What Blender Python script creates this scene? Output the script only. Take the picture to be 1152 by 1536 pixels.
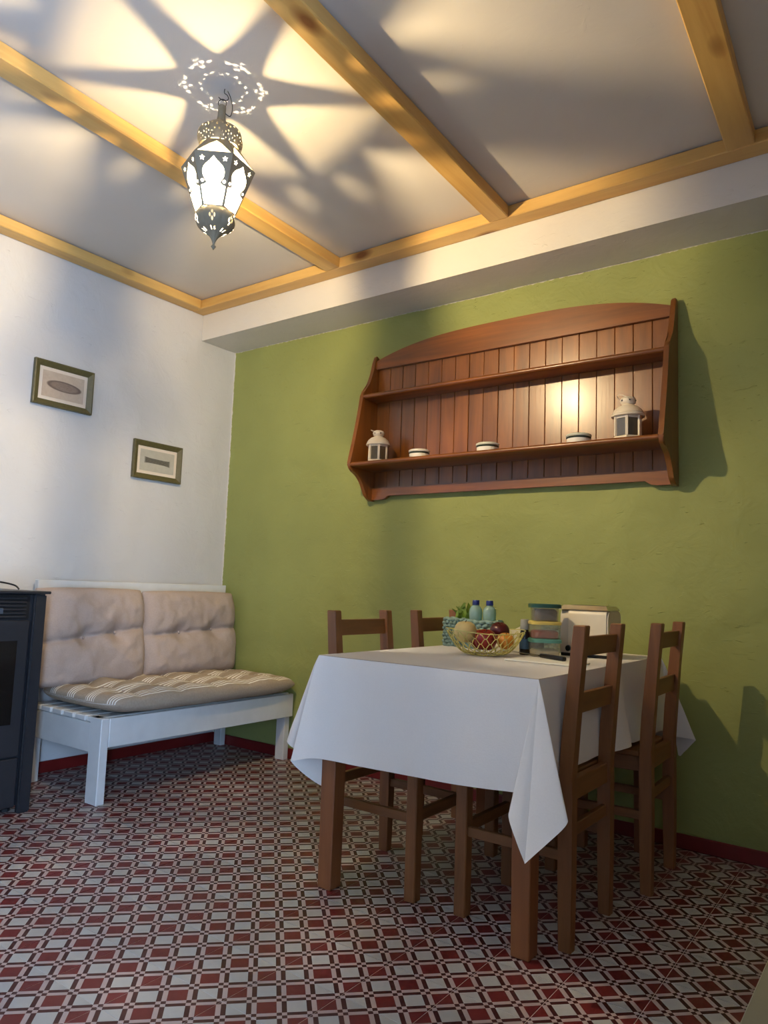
import bpy, bmesh, math, random
from mathutils import Vector, Matrix, noise
random.seed(7)
PI = math.pi
for o in list(bpy.data.objects):
    bpy.data.objects.remove(o)
S = bpy.context.scene
C = S.collection

# ------------------------------------------------------------------ camera
CAM = Vector((3.62365, -3.18748, 0.9916)); YAW, PITCH, ROLL, FPX = 0.635409, 0.103739, 0.036436, 1096.784
cyw, syw, cp, sp = math.cos(YAW), math.sin(YAW), math.cos(PITCH), math.sin(PITCH)
fw = Vector((-syw * cp, cyw * cp, sp)); r0 = Vector((cyw, syw, 0)); u0 = r0.cross(fw)
rt = math.cos(ROLL) * r0 + math.sin(ROLL) * u0
up = -math.sin(ROLL) * r0 + math.cos(ROLL) * u0
cd = bpy.data.cameras.new('camera'); cam = bpy.data.objects.new('camera', cd); C.objects.link(cam)
cam.matrix_world = Matrix(((rt.x, up.x, -fw.x, CAM.x), (rt.y, up.y, -fw.y, CAM.y), (rt.z, up.z, -fw.z, CAM.z), (0, 0, 0, 1)))
cd.sensor_fit = 'VERTICAL'; cd.sensor_height = 36; cd.lens = 36 * FPX / 1536; cd.clip_start = .02
S.camera = cam

# ------------------------------------------------------------------ light
BULB_W = 175.0            # the lantern's bulb
SKY = 92.0               # overcast sky outside the glass door
W = bpy.data.worlds.new('world'); S.world = W; W.use_nodes = True
bg = W.node_tree.nodes['Background']
bg.inputs['Color'].default_value = (.40, .62, 1.0, 1); bg.inputs['Strength'].default_value = SKY
S.view_settings.view_transform = 'Standard'; S.view_settings.look = 'None'
S.view_settings.gamma = 1; S.view_settings.use_curve_mapping = False
S.view_settings.exposure = 0.0
RX, FY, CZ = 3.95, -4.7, 2.725      # right wall, wall behind the camera, ceiling
DY0, DY1, DZ1 = -4.25, -3.35, 2.08  # glass door opening in the thick right wall
REV = .72
pl = bpy.data.lights.new('daylight_portal', 'AREA'); pl.shape = 'RECTANGLE'
pl.size = DY1 - DY0; pl.size_y = DZ1; pl.cycles.is_portal = True
po = bpy.data.objects.new('daylight_portal', pl); C.objects.link(po)
po.location = (RX + REV - .02, (DY0 + DY1) / 2, DZ1 / 2); po.rotation_euler = (PI / 2, 0, PI / 2)

# ------------------------------------------------------------------ materials
def lin(c):
    return tuple(((v / 255) / 12.92 if v / 255 <= .04045 else ((v / 255 + .055) / 1.055) ** 2.4) for v in c) + (1,)

class N:
    def __init__(s, name):
        s.m = bpy.data.materials.new(name); s.m.use_nodes = True
        s.t = s.m.node_tree; s.n = s.t.nodes; s.b = s.n['Principled BSDF']; s.out = s.n['Material Output']
    def add(s, typ, ins=None, **kw):
        x = s.n.new(typ)
        for k, v in kw.items(): setattr(x, k, v)
        for k, v in (ins or {}).items(): s.set(x.inputs[k], v)
        return x
    def set(s, sock, v):
        if isinstance(v, bpy.types.NodeSocket): s.t.links.new(v, sock)
        else: sock.default_value = v
    def P(s, **kw):
        for k, v in kw.items(): s.set(s.b.inputs[k.replace('_', ' ')], v)
    def math(s, op, a, b=0.0, c=None):
        x = s.add('ShaderNodeMath', operation=op); s.set(x.inputs[0], a); s.set(x.inputs[1], b)
        if c is not None: s.set(x.inputs[2], c)
        return x.outputs[0]
    def co(s, kind='Object'): return s.add('ShaderNodeTexCoord').outputs[kind]
    def mapping(s, v, scale=(1, 1, 1), loc=(0, 0, 0), rot=(0, 0, 0)):
        return s.add('ShaderNodeMapping', {'Vector': v, 'Scale': scale, 'Location': loc, 'Rotation': rot}).outputs[0]
    def noise(s, v, scale=5, detail=3, rough=.5, dist=0):
        return s.add('ShaderNodeTexNoise', {'Vector': v, 'Scale': scale, 'Detail': detail, 'Roughness': rough, 'Distortion': dist}).outputs['Fac']
    def mix(s, f, a, b, blend='MIX'):
        x = s.add('ShaderNodeMix', data_type='RGBA', blend_type=blend)
        s.set(x.inputs[0], f); s.set(x.inputs[6], a); s.set(x.inputs[7], b)
        return x.outputs[2]
    def ramp(s, f, a, b):
        x = s.add('ShaderNodeMapRange', {'Value': f, 'From Min': a, 'From Max': b}); return x.outputs[0]
    def bump(s, h, strength=.3, dist=.01, normal=None):
        d = {'Height': h, 'Strength': strength, 'Distance': dist}
        if normal is not None: d['Normal'] = normal
        return s.add('ShaderNodeBump', d).outputs[0]

def plain(name, c, rough=.5, metal=0, var=.08, scale=30, bump=0, coat=0, spec=.5):
    k = N(name); v = k.co()
    n = k.noise(v, scale, 3)
    c1 = lin(c); c0 = tuple(x * (1 - var * 2) for x in c1[:3]) + (1,)
    k.P(Base_Color=k.mix(k.ramp(n, .3, .7), c0, c1), Roughness=rough, Metallic=metal, Coat_Weight=coat, Specular_IOR_Level=spec)
    if bump: k.P(Normal=k.bump(n, bump, .003))
    return k.m

def wood(name, a, b, axis='Z', scale=14, rough=.42, coat=0, knots=0, rand=.25, stretch=.07):
    k = N(name); v = k.co()
    sc = [1, 1, 1]; sc['XYZ'.index(axis)] = stretch
    rnd = k.add('ShaderNodeObjectInfo').outputs['Random']
    off = k.add('ShaderNodeCombineXYZ', {'X': k.math('MULTIPLY', rnd, 7.3), 'Y': k.math('MULTIPLY', rnd, 3.1), 'Z': k.math('MULTIPLY', rnd, 5.7)}).outputs[0]
    vv = k.add('ShaderNodeVectorMath', {0: v, 1: off}, operation='ADD').outputs[0]
    m = k.mapping(vv, tuple(sc))
    g = k.noise(m, scale, 5, .6, .8)
    fine = k.noise(m, scale * 7, 3, .6, .2)
    f = k.math('ADD', k.math('MULTIPLY', k.ramp(g, .3, .7), .7), k.math('MULTIPLY', fine, .3))
    col = k.mix(f, lin(a), lin(b))
    if knots:
        sk = [1, 1, 1]; sk['XYZ'.index(axis)] = .45
        vo = k.add('ShaderNodeTexVoronoi', {'Vector': k.mapping(vv, tuple(sk)), 'Scale': knots}).outputs['Distance']
        col = k.mix(k.ramp(vo, .17, .07), col, lin((120, 70, 25)))
    col = k.mix(k.math('MULTIPLY', rnd, rand), col, lin([x * .55 for x in a]))
    k.P(Base_Color=col, Roughness=rough, Coat_Weight=coat, Coat_Roughness=.22, Normal=k.bump(fine, .12, .002))
    return k.m

def plaster(name, c, var=.05, bump=.5, top=None):
    k = N(name); v = k.co()
    n1 = k.noise(v, 1.3, 3, .55); n2 = k.noise(v, 7, 4, .6, .6)
    st = k.noise(k.mapping(v, (6, 6, 22), rot=(.5, .3, .6)), 2.0, 3, .6, 1.5)
    streak = k.ramp(st, .66, .74)
    c1 = lin(c); c0 = tuple(x * (1 - var * 2.5) for x in c1[:3]) + (1,)
    col = k.mix(k.ramp(n1, .3, .7), c0, c1)
    if top:                       # white paint that wobbles over the green near the corners
        sx = k.add('ShaderNodeSeparateXYZ', {0: v}).outputs
        w = k.noise(k.mapping(v, (14, 1, 14)), 3, 4, .7)
        z = k.math('ADD', sx['Z'], k.math('MULTIPLY', w, .022))
        col = k.mix(k.ramp(z, 2.5125, 2.514), col, lin((205, 200, 190)))
        x = k.math('SUBTRACT', sx['X'], k.math('MULTIPLY', w, .02))
        col = k.mix(k.ramp(x, -.0005, -.002), col, lin((205, 200, 190)))
    h = k.math('ADD', k.math('MULTIPLY', n1, 2.5), k.math('ADD', k.math('MULTIPLY', n2, .45), k.math('MULTIPLY', streak, .12)))
    k.P(Base_Color=col, Roughness=.62, Specular_IOR_Level=.35, Normal=k.bump(h, bump, .018))
    return k.m

def tile_mat():
    k = N('cement_tile'); v = k.co()
    s = k.add('ShaderNodeSeparateXYZ', {0: v}).outputs
    u = k.math('MULTIPLY', k.math('ADD', s['X'], s['Y']), 10)
    w = k.math('MULTIPLY', k.math('SUBTRACT', s['X'], s['Y']), 10)
    fu, fv = k.math('FRACT', u), k.math('FRACT', w)
    bw = .17
    def edge(f): return k.math('GREATER_THAN', k.math('ABSOLUTE', k.math('SUBTRACT', f, .5)), .5 - bw)
    eu, ev = edge(fu), edge(fv)
    par = k.math('ADD', k.math('ADD', k.math('FLOOR', u), k.math('FLOOR', w)), k.math('ADD', eu, ev))
    red = k.math('ABSOLUTE', k.math('SUBTRACT', k.math('MODULO', k.math('ADD', par, 40.0), 2.0), 0.0))
    band = k.math('MAXIMUM', eu, ev)
    rnd = k.add('ShaderNodeObjectInfo').outputs['Random']
    light = k.mix(band, lin((188, 184, 176)), lin((190, 168, 160)))
    dark = k.mix(band, lin((114, 36, 36)), lin((72, 27, 27)))
    col = k.mix(red, light, dark)
    n = k.noise(v, 40, 3)
    col = k.mix(k.math('MULTIPLY', k.math('ADD', k.math('MULTIPLY', rnd, .6), k.math('MULTIPLY', n, .4)), .25), col, lin((60, 45, 40)))
    k.P(Base_Color=col, Roughness=k.math('ADD', .33, k.math('MULTIPLY', n, .15)), Specular_IOR_Level=.45, Normal=k.bump(n, .05, .002))
    return k.m

def glassy(name, c, trans=.7, rough=.15, transl=0):
    k = N(name)
    tr = k.add('ShaderNodeBsdfTransparent', {'Color': lin(c)}).outputs[0]
    if transl:
        ot = k.add('ShaderNodeBsdfTranslucent', {'Color': lin(c)}).outputs[0]
    else:
        k.P(Base_Color=lin(c), Roughness=rough); ot = k.b.outputs[0]
    fr = k.add('ShaderNodeMixShader', {0: 1 - trans, 1: tr, 2: ot}).outputs[0]
    gl = k.add('ShaderNodeBsdfGlossy', {'Roughness': rough, 'Color': (1, 1, 1, 1)}).outputs[0]
    k.t.links.new(k.add('ShaderNodeMixShader', {0: .06, 1: fr, 2: gl}).outputs[0], k.out.inputs[0])
    return k.m

def stripes_mat():
    k = N('striped_cushion'); v = k.co()
    su = k.add('ShaderNodeAttribute', attribute_name='su').outputs['Fac']
    x = k.math('ADD', su, 1.0)
    g = k.math('FRACT', k.math('MULTIPLY', k.math('SUBTRACT', x, 1.256), 1 / .158))         # stripe groups
    ing = k.math('LESS_THAN', g, .41)
    l = k.math('LESS_THAN', k.math('FRACT', k.math('MULTIPLY', k.math('SUBTRACT', x, 1.256), 1 / .0162)), .42)
    f = k.math('MULTIPLY', ing, l)
    n = k.noise(v, 120, 2)
    base = k.mix(n, lin((150, 133, 114)), lin((178, 162, 142)))
    k.P(Base_Color=k.mix(f, base, lin((236, 230, 218))), Roughness=.9, Specular_IOR_Level=.1, Normal=k.bump(n, .15, .002))
    return k.m

def print_mat(kind):
    k = N('engraved_print_' + kind); v = k.co()        # local x across, y up, in metres
    s = k.add('ShaderNodeSeparateXYZ', {0: v}).outputs
    n = k.noise(v, 26, 4, .65)
    fine = k.noise(k.mapping(v, (60, 260, 1), rot=(0, 0, .06)), 1, 3, .6)
    paper = k.mix(n, lin((168, 146, 124)), lin((206, 186, 162))) if kind == 'shell' else k.mix(n, lin((164, 158, 142)), lin((190, 184, 168)))
    x = s['X']; y = k.math('ADD', s['Y'], k.math('MULTIPLY', s['X'], .03))
    if kind == 'shell':
        a = k.math('ADD', k.math('POWER', k.math('ABSOLUTE', k.math('DIVIDE', k.math('SUBTRACT', x, .005), .098)), 2.0), k.math('POWER', k.math('ABSOLUTE', k.math('DIVIDE', y, .028)), 2.0))
        inside = k.ramp(a, 1.05, .85); ring = k.math('MULTIPLY', inside, k.ramp(a, .45, .7))
        col = k.mix(k.math('MULTIPLY', inside, k.math('ADD', .35, k.math('MULTIPLY', fine, .6))), paper, lin((92, 68, 58)))
        col = k.mix(k.math('MULTIPLY', ring, .5), col, lin((70, 50, 44)))
    else:
        hw = k.math('ADD', .0145, k.math('MULTIPLY', k.math('POWER', k.math('ABSOLUTE', k.math('DIVIDE', x, .085)), 4.0), .004))
        a = k.math('MAXIMUM', k.math('DIVIDE', k.math('ABSOLUTE', x), .088), k.math('DIVIDE', k.math('ABSOLUTE', y), hw))
        inside = k.ramp(a, 1.05, .92)
        col = k.mix(k.math('MULTIPLY', inside, k.math('ADD', .5, k.math('MULTIPLY', fine, .6))), paper, lin((52, 46, 40)))
    k.P(Base_Color=col, Roughness=.6)
    return k.m

def emit(name, c, strength):
    k = N(name); k.P(Base_Color=(1, 1, 1, 1)); k.b.inputs['Emission Color'].default_value = c; k.b.inputs['Emission Strength'].default_value = strength
    return k.m

M = {}
M['white_wall'] = plaster('white_plaster', (206, 203, 198), .03, .8)
M['green_wall'] = plaster('green_plaster', (149, 155, 90), .06, 1.0, top=True)
M['beige_wall'] = plaster('beige_plaster', (150, 142, 134), .06, .5)
M['ceiling'] = plaster('ceiling_paint', (206, 200, 192), .03, .22)
M['soffit'] = plaster('soffit_plaster', (218, 212, 202), .04, .4)
M['pine_y'] = wood('pine_beam', (224, 184, 110), (188, 140, 72), 'Y', 12, .45, 0, 4.5, .08)
M['pine_x'] = wood('pine_beam_cross', (224, 184, 110), (188, 140, 72), 'X', 12, .45, 0, 4.5, .08)
M['shelf_z'] = wood('lacquered_plank', (160, 94, 33), (92, 48, 12), 'Z', 16, .30, .3, 0, .4)
M['shelf_x'] = wood('lacquered_board', (148, 84, 28), (88, 46, 11), 'X', 16, .32, .3, 0, .2)
M['chair_z'] = wood('chair_wood', (148, 96, 52), (106, 64, 32), 'Z', 22, .5, 0, 0, .25)
M['chair_x'] = wood('chair_rail_wood', (142, 92, 48), (102, 62, 30), 'X', 22, .5, 0, 0, .25)
M['chair_y'] = wood('chair_slat_wood', (142, 92, 48), (102, 62, 30), 'Y', 22, .5, 0, 0, .25)
M['table_z'] = wood('table_wood', (150, 92, 50), (118, 68, 36), 'Z', 18, .45, 0, 0, .1)
M['tile'] = tile_mat()
M['grout'] = plain('grout', (198, 186, 176), .8)
M['base_red'] = plain('red_skirting', (112, 26, 24), .35, var=.1, scale=12)
M['white_wood'] = plain('white_painted_wood', (214, 214, 210), .45, var=.04, scale=14, bump=.1)
M['taupe'] = plain('taupe_canvas', (178, 160, 148), .92, var=.05, scale=160, bump=.2, spec=.1)
M['stripe'] = stripes_mat()
M['cloth'] = plain('white_tablecloth', (226, 222, 216), .85, var=.015, scale=220, bump=.12, spec=.15)
M['stove'] = plain('charcoal_steel', (44, 45, 49), .42, .2, .05, 40)
M['stove_dark'] = plain('black_recess', (16, 16, 18), .5)
M['stove_glass'] = plain('smoked_glass', (24, 22, 20), .12)
M['stove_btn'] = plain('grey_display', (70, 80, 92), .3)
M['frame'] = plain('olive_frame', (92, 84, 50), .45, var=.12, scale=60)
M['mat'] = plain('cream_mat', (222, 206, 184), .8, var=.02)
M['lamp_metal'] = plain('grey_lantern_metal', (130, 119, 96), .6, .0, .06, 50)
M['lamp_glass'] = glassy('lantern_glass', (255, 250, 236), .90, .12, .1)
M['roof_glass'] = glassy('amber_roof_glass', (192, 187, 172), .88, .3, .12)
M['bulb_glass'] = glassy('clear_bulb_glass', (255, 255, 255), .97, .05)
bl = 4 * PI * .010 ** 2
M['bulb'] = emit('bulb_glow', (1.0, .84, .60, 1), BULB_W / (PI * bl))
M['wire'] = plain('dark_wire', (70, 66, 58), .4, .6)
M['lant'] = plain('white_enamel', (226, 214, 194), .4, var=.04)
M['lant_glass'] = glassy('lantern_pane', (150, 140, 120), .75, .05)
M['tin'] = plain('cream_tin', (226, 222, 212), .35, var=.03)
M['tin_band'] = plain('dark_green_band', (30, 46, 42), .4)
M['tin_lid'] = plain('pale_green_lid', (206, 208, 190), .35, var=.03)
M['teal'] = plain('teal_weave', (140, 168, 160), .8, var=.2, scale=60, bump=.3)
M['yw'] = plain('yellow_green_wire', (220, 208, 120), .4, .0, .05)
M['onion'] = plain('pale_onion', (230, 202, 132), .45, var=.1, scale=20)
M['apple'] = plain('red_apple', (150, 24, 20), .3, var=.25, scale=14, coat=.2)
M['plum'] = plain('dark_red_plum', (88, 18, 24), .3, var=.2, scale=14)
M['orange'] = plain('orange_peel', (216, 140, 44), .45, var=.1, scale=90, bump=.2)
M['stem'] = plain('brown_stem', (84, 60, 34), .7)
M['leaf'] = plain('fresh_leaf', (124, 154, 54), .5, var=.2, scale=25)
M['pet'] = glassy('blue_tinted_plastic', (176, 210, 204), .55, .08)
M['cap_blue'] = plain('blue_cap', (22, 40, 110), .4)
M['clear'] = glassy('clear_plastic', (232, 230, 218), .82, .15)
M['lid_green'] = plain('dark_green_lid', (28, 76, 66), .4)
M['lid_yellow'] = plain('yellow_lid', (214, 190, 96), .4)
M['lid_teal'] = plain('teal_lid', (92, 150, 134), .4)
M['rice'] = plain('white_food', (226, 216, 190), .8, var=.06, scale=120)
M['redfood'] = plain('red_food', (176, 50, 30), .5, var=.2, scale=50)
M['foil'] = plain('foil_wrap', (120, 100, 96), .25, .6, .35, 45, bump=.8)
M['cream'] = plain('cream_plastic', (226, 216, 194), .35, var=.02)
M['cream2'] = plain('cream_end_cap', (206, 196, 176), .4, var=.02)
M['chrome'] = plain('chrome_top', (204, 198, 178), .3, 1, .06, 20)
M['black'] = plain('black_plastic', (18, 18, 20), .35)
M['steel'] = plain('steel_blade', (190, 188, 182), .25, 1, .03)
M['napkin'] = plain('white_napkin', (238, 232, 212), .9, var=.03, scale=80)
M['pepper'] = plain('dark_grinder', (26, 26, 32), .25)
M['pepper_cap'] = plain('grey_cap', (150, 148, 138), .4)
M['label'] = plain('blue_label', (60, 92, 116), .5)
M['boxb'] = plain('brown_box', (86, 54, 26), .6, var=.15)
M['cab'] = plain('olive_grey_cabinet', (116, 112, 96), .5, var=.03)

# ------------------------------------------------------------------ helpers
def obj(name, bm, mat, parent=None, smooth=False, loc=None):
    me = bpy.data.meshes.new(name)
    bmesh.ops.recalc_face_normals(bm, faces=bm.faces)
    bm.to_mesh(me); bm.free()
    if smooth:
        for p in me.polygons: p.use_smooth = True
        if smooth != 'all': me.set_sharp_from_angle(angle=math.radians(smooth if smooth is not True else 38))
    me.materials.append(M[mat] if isinstance(mat, str) else mat)
    o = bpy.data.objects.new(name, me); C.objects.link(o)
    if parent: o.parent = parent
    if loc: o.location = loc
    return o
def tag(o, label=None, cat=None, group=None, kind=None):
    for k, v in (('label', label), ('category', cat), ('group', group), ('kind', kind)):
        if v: o[k] = v
    return o
def empty(name, loc=(0, 0, 0), rz=0.0, **kw):
    o = bpy.data.objects.new(name, None); C.objects.link(o); o.location = loc; o.rotation_euler.z = rz
    o.empty_display_size = .05
    return tag(o, **kw)
def copy_tree(o, parent=None):
    c = o.copy(); C.objects.link(c); c.parent = parent
    for ch in list(o.children): copy_tree(ch, c)
    return c
def box(bm, x0, x1, y0, y1, z0, z1, bev=0.0, seg=1):
    n0 = set(bm.verts)
    vs = [bm.verts.new((x, y, z)) for x in (x0, x1) for y in (y0, y1) for z in (z0, z1)]
    for a in ((0, 1, 3, 2), (4, 6, 7, 5), (0, 4, 5, 1), (2, 3, 7, 6), (0, 2, 6, 4), (1, 5, 7, 3)):
        bm.faces.new([vs[i] for i in a])
    if bev:
        es = [e for e in bm.edges if e.verts[0] not in n0 and e.verts[1] not in n0]
        bmesh.ops.bevel(bm, geom=es, offset=bev, segments=seg, affect='EDGES', profile=.5)
    return bm
def Bx(*a, **k): return box(bmesh.new(), *a, **k)
def beam_between(bm, a, b, wx, wy, up=Vector((0, 0, 1)), bev=0.0):
    """box from a to b with section wx (side) x wy (up)"""
    a, b = Vector(a), Vector(b); d = (b - a).normalized(); s = d.cross(up).normalized(); t = s.cross(d)
    n0 = set(bm.verts)
    vs = [bm.verts.new(p + s * i * wx / 2 + t * j * wy / 2) for p in (a, b) for i in (-1, 1) for j in (-1, 1)]
    for q in ((0, 1, 3, 2), (4, 6, 7, 5), (0, 4, 5, 1), (2, 3, 7, 6), (0, 2, 6, 4), (1, 5, 7, 3)):
        bm.faces.new([vs[i] for i in q])
    if bev:
        es = [e for e in bm.edges if e.verts[0] not in n0 and e.verts[1] not in n0]
        bmesh.ops.bevel(bm, geom=es, offset=bev, segments=1, affect='EDGES')
    return bm
def prism(pts, axis, a, b, bm=None):
    """polygon pts (p,q) extruded along axis from a to b. axis X: (y,z); Y: (x,z); Z: (x,y)"""
    bm = bm or bmesh.new()
    def P(p, t): return {'X': (t, p[0], p[1]), 'Y': (p[0], t, p[1]), 'Z': (p[0], p[1], t)}[axis]
    A = [bm.verts.new(P(p, a)) for p in pts]; B = [bm.verts.new(P(p, b)) for p in pts]
    bm.faces.new(A); bm.faces.new(B[::-1])
    n = len(pts)
    for i in range(n): bm.faces.new((A[i], A[(i + 1) % n], B[(i + 1) % n], B[i]))
    return bm
def lathe(prof, n=24, bm=None, cx=0, cy=0, rot=0.0, fn=None):
    bm = bm or bmesh.new(); rows = []
    for (r, z) in prof:
        if r < 1e-5: rows.append([bm.verts.new((cx, cy, z))])
        else:
            row = []
            for i in range(n):
                t = 2 * PI * i / n + rot; rr = r * (fn(t, z) if fn else 1)
                row.append(bm.verts.new((cx + rr * math.cos(t), cy + rr * math.sin(t), z)))
            rows.append(row)
    for a, b in zip(rows, rows[1:]):
        for i in range(n):
            j = (i + 1) % n
            if len(a) == 1 and len(b) == 1: continue
            if len(a) == 1: bm.faces.new((a[0], b[i], b[j]))
            elif len(b) == 1: bm.faces.new((a[i], a[j], b[0]))
            else: bm.faces.new((a[i], a[j], b[j], b[i]))
    return bm
def tube(pts, r, n=6, bm=None, closed=False):
    bm = bm or bmesh.new(); pts = [Vector(p) for p in pts]; rows = []; L = len(pts); ref = None
    for i, p in enumerate(pts):
        if closed: d = pts[(i + 1) % L] - pts[i - 1]
        else: d = pts[min(i + 1, L - 1)] - pts[max(i - 1, 0)]
        d.normalize()
        if ref is None: ref = d.orthogonal().normalized()
        ref = (ref - d * ref.dot(d)).normalized(); bi = d.cross(ref)
        rr = r[i] if isinstance(r, (list, tuple)) else r
        rows.append([bm.verts.new(p + rr * (ref * math.cos(2 * PI * k / n) + bi * math.sin(2 * PI * k / n))) for k in range(n)])
    for i in range(L if closed else L - 1):
        a, b = rows[i], rows[(i + 1) % L]
        for k in range(n): bm.faces.new((a[k], a[(k + 1) % n], b[(k + 1) % n], b[k]))
    if not closed:
        bm.faces.new(rows[0]); bm.faces.new(rows[-1][::-1])
    return bm
def catmull(P, m=8, closed=False):
    P = [Vector(p) for p in P]; out = []; n = len(P)
    for i in range(n if closed else n - 1):
        g = (lambda k: P[k % n]) if closed else (lambda k: P[max(0, min(n - 1, k))])
        p0, p1, p2, p3 = g(i - 1), g(i), g(i + 1), g(i + 2)
        for s in range(m):
            t = s / m
            out.append(.5 * (2 * p1 + (p2 - p0) * t + (2 * p0 - 5 * p1 + 4 * p2 - p3) * t * t + (3 * p1 - p0 - 3 * p2 + p3) * t ** 3))
    if not closed: out.append(P[-1])
    return out
def filled(outer, holes, depth):
    """flat plate with holes in local XY, thickness depth, through the 2D curve filler"""
    cu = bpy.data.curves.new('plate', 'CURVE'); cu.dimensions = '2D'; cu.fill_mode = 'BOTH'; cu.extrude = depth / 2
    for ring in [outer] + holes:
        sp_ = cu.splines.new('POLY'); sp_.points.add(len(ring) - 1); sp_.use_cyclic_u = True
        for p, q in zip(sp_.points, ring): p.co = (q[0], q[1], 0, 1)
    o = bpy.data.objects.new('plate', cu); C.objects.link(o)
    bpy.context.view_layer.update()
    me = bpy.data.meshes.new_from_object(o.evaluated_get(bpy.context.evaluated_depsgraph_get()))
    bm = bmesh.new(); bm.from_mesh(me)
    bpy.data.objects.remove(o); bpy.data.curves.remove(cu); bpy.data.meshes.remove(me)
    return bm
def fbm(v): return noise.fractal(v, 1.0, 2.0, 3)
def project(P):
    d = Vector(P) - CAM; z = d.dot(fw)
    if z < .05: return None
    return (576 + FPX * d.dot(rt) / z, 768 - FPX * d.dot(up) / z)

# ------------------------------------------------------------------ the room
def wall(name, o_, du, dv, nu, nv, th, mat, amp=.004, label=None):
    """uneven plastered wall: front grid, flat back"""
    bm = bmesh.new(); o_, du, dv = Vector(o_), Vector(du), Vector(dv); n = du.cross(dv).normalized()
    G = []
    for i in range(nu + 1):
        G.append([])
        for j in range(nv + 1):
            p = o_ + du * (i / nu) + dv * (j / nv)
            e = 0 if i in (0, nu) or j in (0, nv) else -amp * (.5 + .5 * fbm(p * 2.6) + .35 * fbm(p * 7.0))
            G[i].append(bm.verts.new(p + n * e))
    for i in range(nu):
        for j in range(nv): bm.faces.new((G[i][j], G[i + 1][j], G[i + 1][j + 1], G[i][j + 1]))
    bnd = [e for e in bm.edges if e.is_boundary]
    ext = bmesh.ops.extrude_edge_only(bm, edges=bnd)['geom']
    vs = [g for g in ext if isinstance(g, bmesh.types.BMVert)]
    bmesh.ops.translate(bm, vec=-n * th, verts=vs)
    bmesh.ops.holes_fill(bm, edges=[e for e in bm.edges if e.is_boundary], sides=0)
    o = obj(name, bm, mat, smooth=50); tag(o, label=label, kind='structure'); return o
wall('wall_back', (0, 0, 0), (RX, 0, 0), (0, 0, CZ), 110, 76, .2, 'green_wall', .010, 'uneven green plaster wall behind the table and wall shelf')
wall('wall_left', (0, FY, 0), (0, -FY, 0), (0, 0, CZ), 120, 70, .2, 'white_wall', .007, 'white plaster wall behind the bench and pictures')
wall('wall_front', (RX, FY, 0), (-RX, 0, 0), (0, 0, CZ), 10, 6, .2, 'beige_wall', .002, 'plain beige wall opposite the green wall')
bm = bmesh.new()                       # thick right wall with the glass door opening
box(bm, RX, RX + REV, DY1, 0, 0, CZ); box(bm, RX, RX + REV, FY, DY0, 0, CZ); box(bm, RX, RX + REV, DY0, DY1, DZ1, CZ)
tag(obj('wall_right', bm, 'beige_wall'), label='thick beige wall with a deep door opening', kind='structure')
bm = bmesh.new()
for j in (0, 1, 2): box(bm, RX + REV - .06, RX + REV, *( (DY0, DY0 + .06) if j == 0 else (DY1 - .06, DY1) if j == 1 else ((DY0 + DY1) / 2 - .03, (DY0 + DY1) / 2 + .03)), 0, DZ1)
for z in (.0, DZ1 - .06): box(bm, RX + REV - .055, RX + REV - .005, DY0 + .06, DY1 - .06, z, z + .06)
d1 = tag(obj('door_1', bm, 'white_wood'), label='white framed glass door set deep in the right wall', kind='structure')
wall('ceiling', (0, 0, CZ), (RX, 0, 0), (0, FY, 0), 30, 36, .15, 'ceiling', .004, 'off-white painted ceiling between the pine beams')
tag(obj('trim_1', Bx(0, RX, -.2799, -.002, 2.504, CZ - .001), 'soffit'), label='white boxed-in soffit along the top of the green wall', kind='structure')

fl = tag(obj('floor', Bx(-.01, RX + REV, FY - .01, .01, -.08, -.001), 'grout'), label='patterned red and cream cement tile floor', kind='structure')
def tile_bm(bm, x, y):
    g, t, h = .0008, .0014, .2
    lo = [bm.verts.new((x + a, y + b, -.012)) for a, b in ((g, g), (h - g, g), (h - g, h - g), (g, h - g))]
    mi = [bm.verts.new((x + a, y + b, -.0012)) for a, b in ((g, g), (h - g, g), (h - g, h - g), (g, h - g))]
    hi = [bm.verts.new((x + a, y + b, 0)) for a, b in ((t, t), (h - t, t), (h - t, h - t), (t, h - t))]
    for A, B in ((lo, mi), (mi, hi)):
        for i in range(4): bm.faces.new((A[i], A[(i + 1) % 4], B[(i + 1) % 4], B[i]))
    bm.faces.new(hi)
    return bm
t0 = None; rest = bmesh.new()
cells = []
for i in range(-1, 21):
    for j in range(0, 24):
        x, y = .047 + .2 * i, -.1 - .2 * j + (0)
        if x > RX + .01 or y < FY - .19: continue
        q = project((x + .1, y + .1, 0))
        vis = q and -60 < q[0] < 1212 and q[1] < 1610
        cells.append((bool(vis), x, y))
for vis, x, y in cells:
    if vis:
        if t0 is None:
            t0 = obj('tile', tile_bm(bmesh.new(), 0, 0), 'tile', fl, loc=(x, y, 0))
        else:
            c = t0.copy(); C.objects.link(c); c.location = (x, y, 0)
    else: tile_bm(rest, x - .047, y + .1)
tag(obj('tile_field', rest, 'tile', fl, loc=(.047, -.1, 0)), kind='stuff')
print('tiles in view', sum(1 for c in cells if c[0]))
tag(obj('baseboard_left', Bx(.001, .012, FY, -.013, .0005, .058, bev=.003), 'base_red'), label='dark red skirting along the white wall', kind='structure')
tag(obj('baseboard_back', Bx(0.001, RX, -.012, -.001, .0005, .058, bev=.003), 'base_red'), label='dark red skirting along the green wall', kind='structure')

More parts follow.
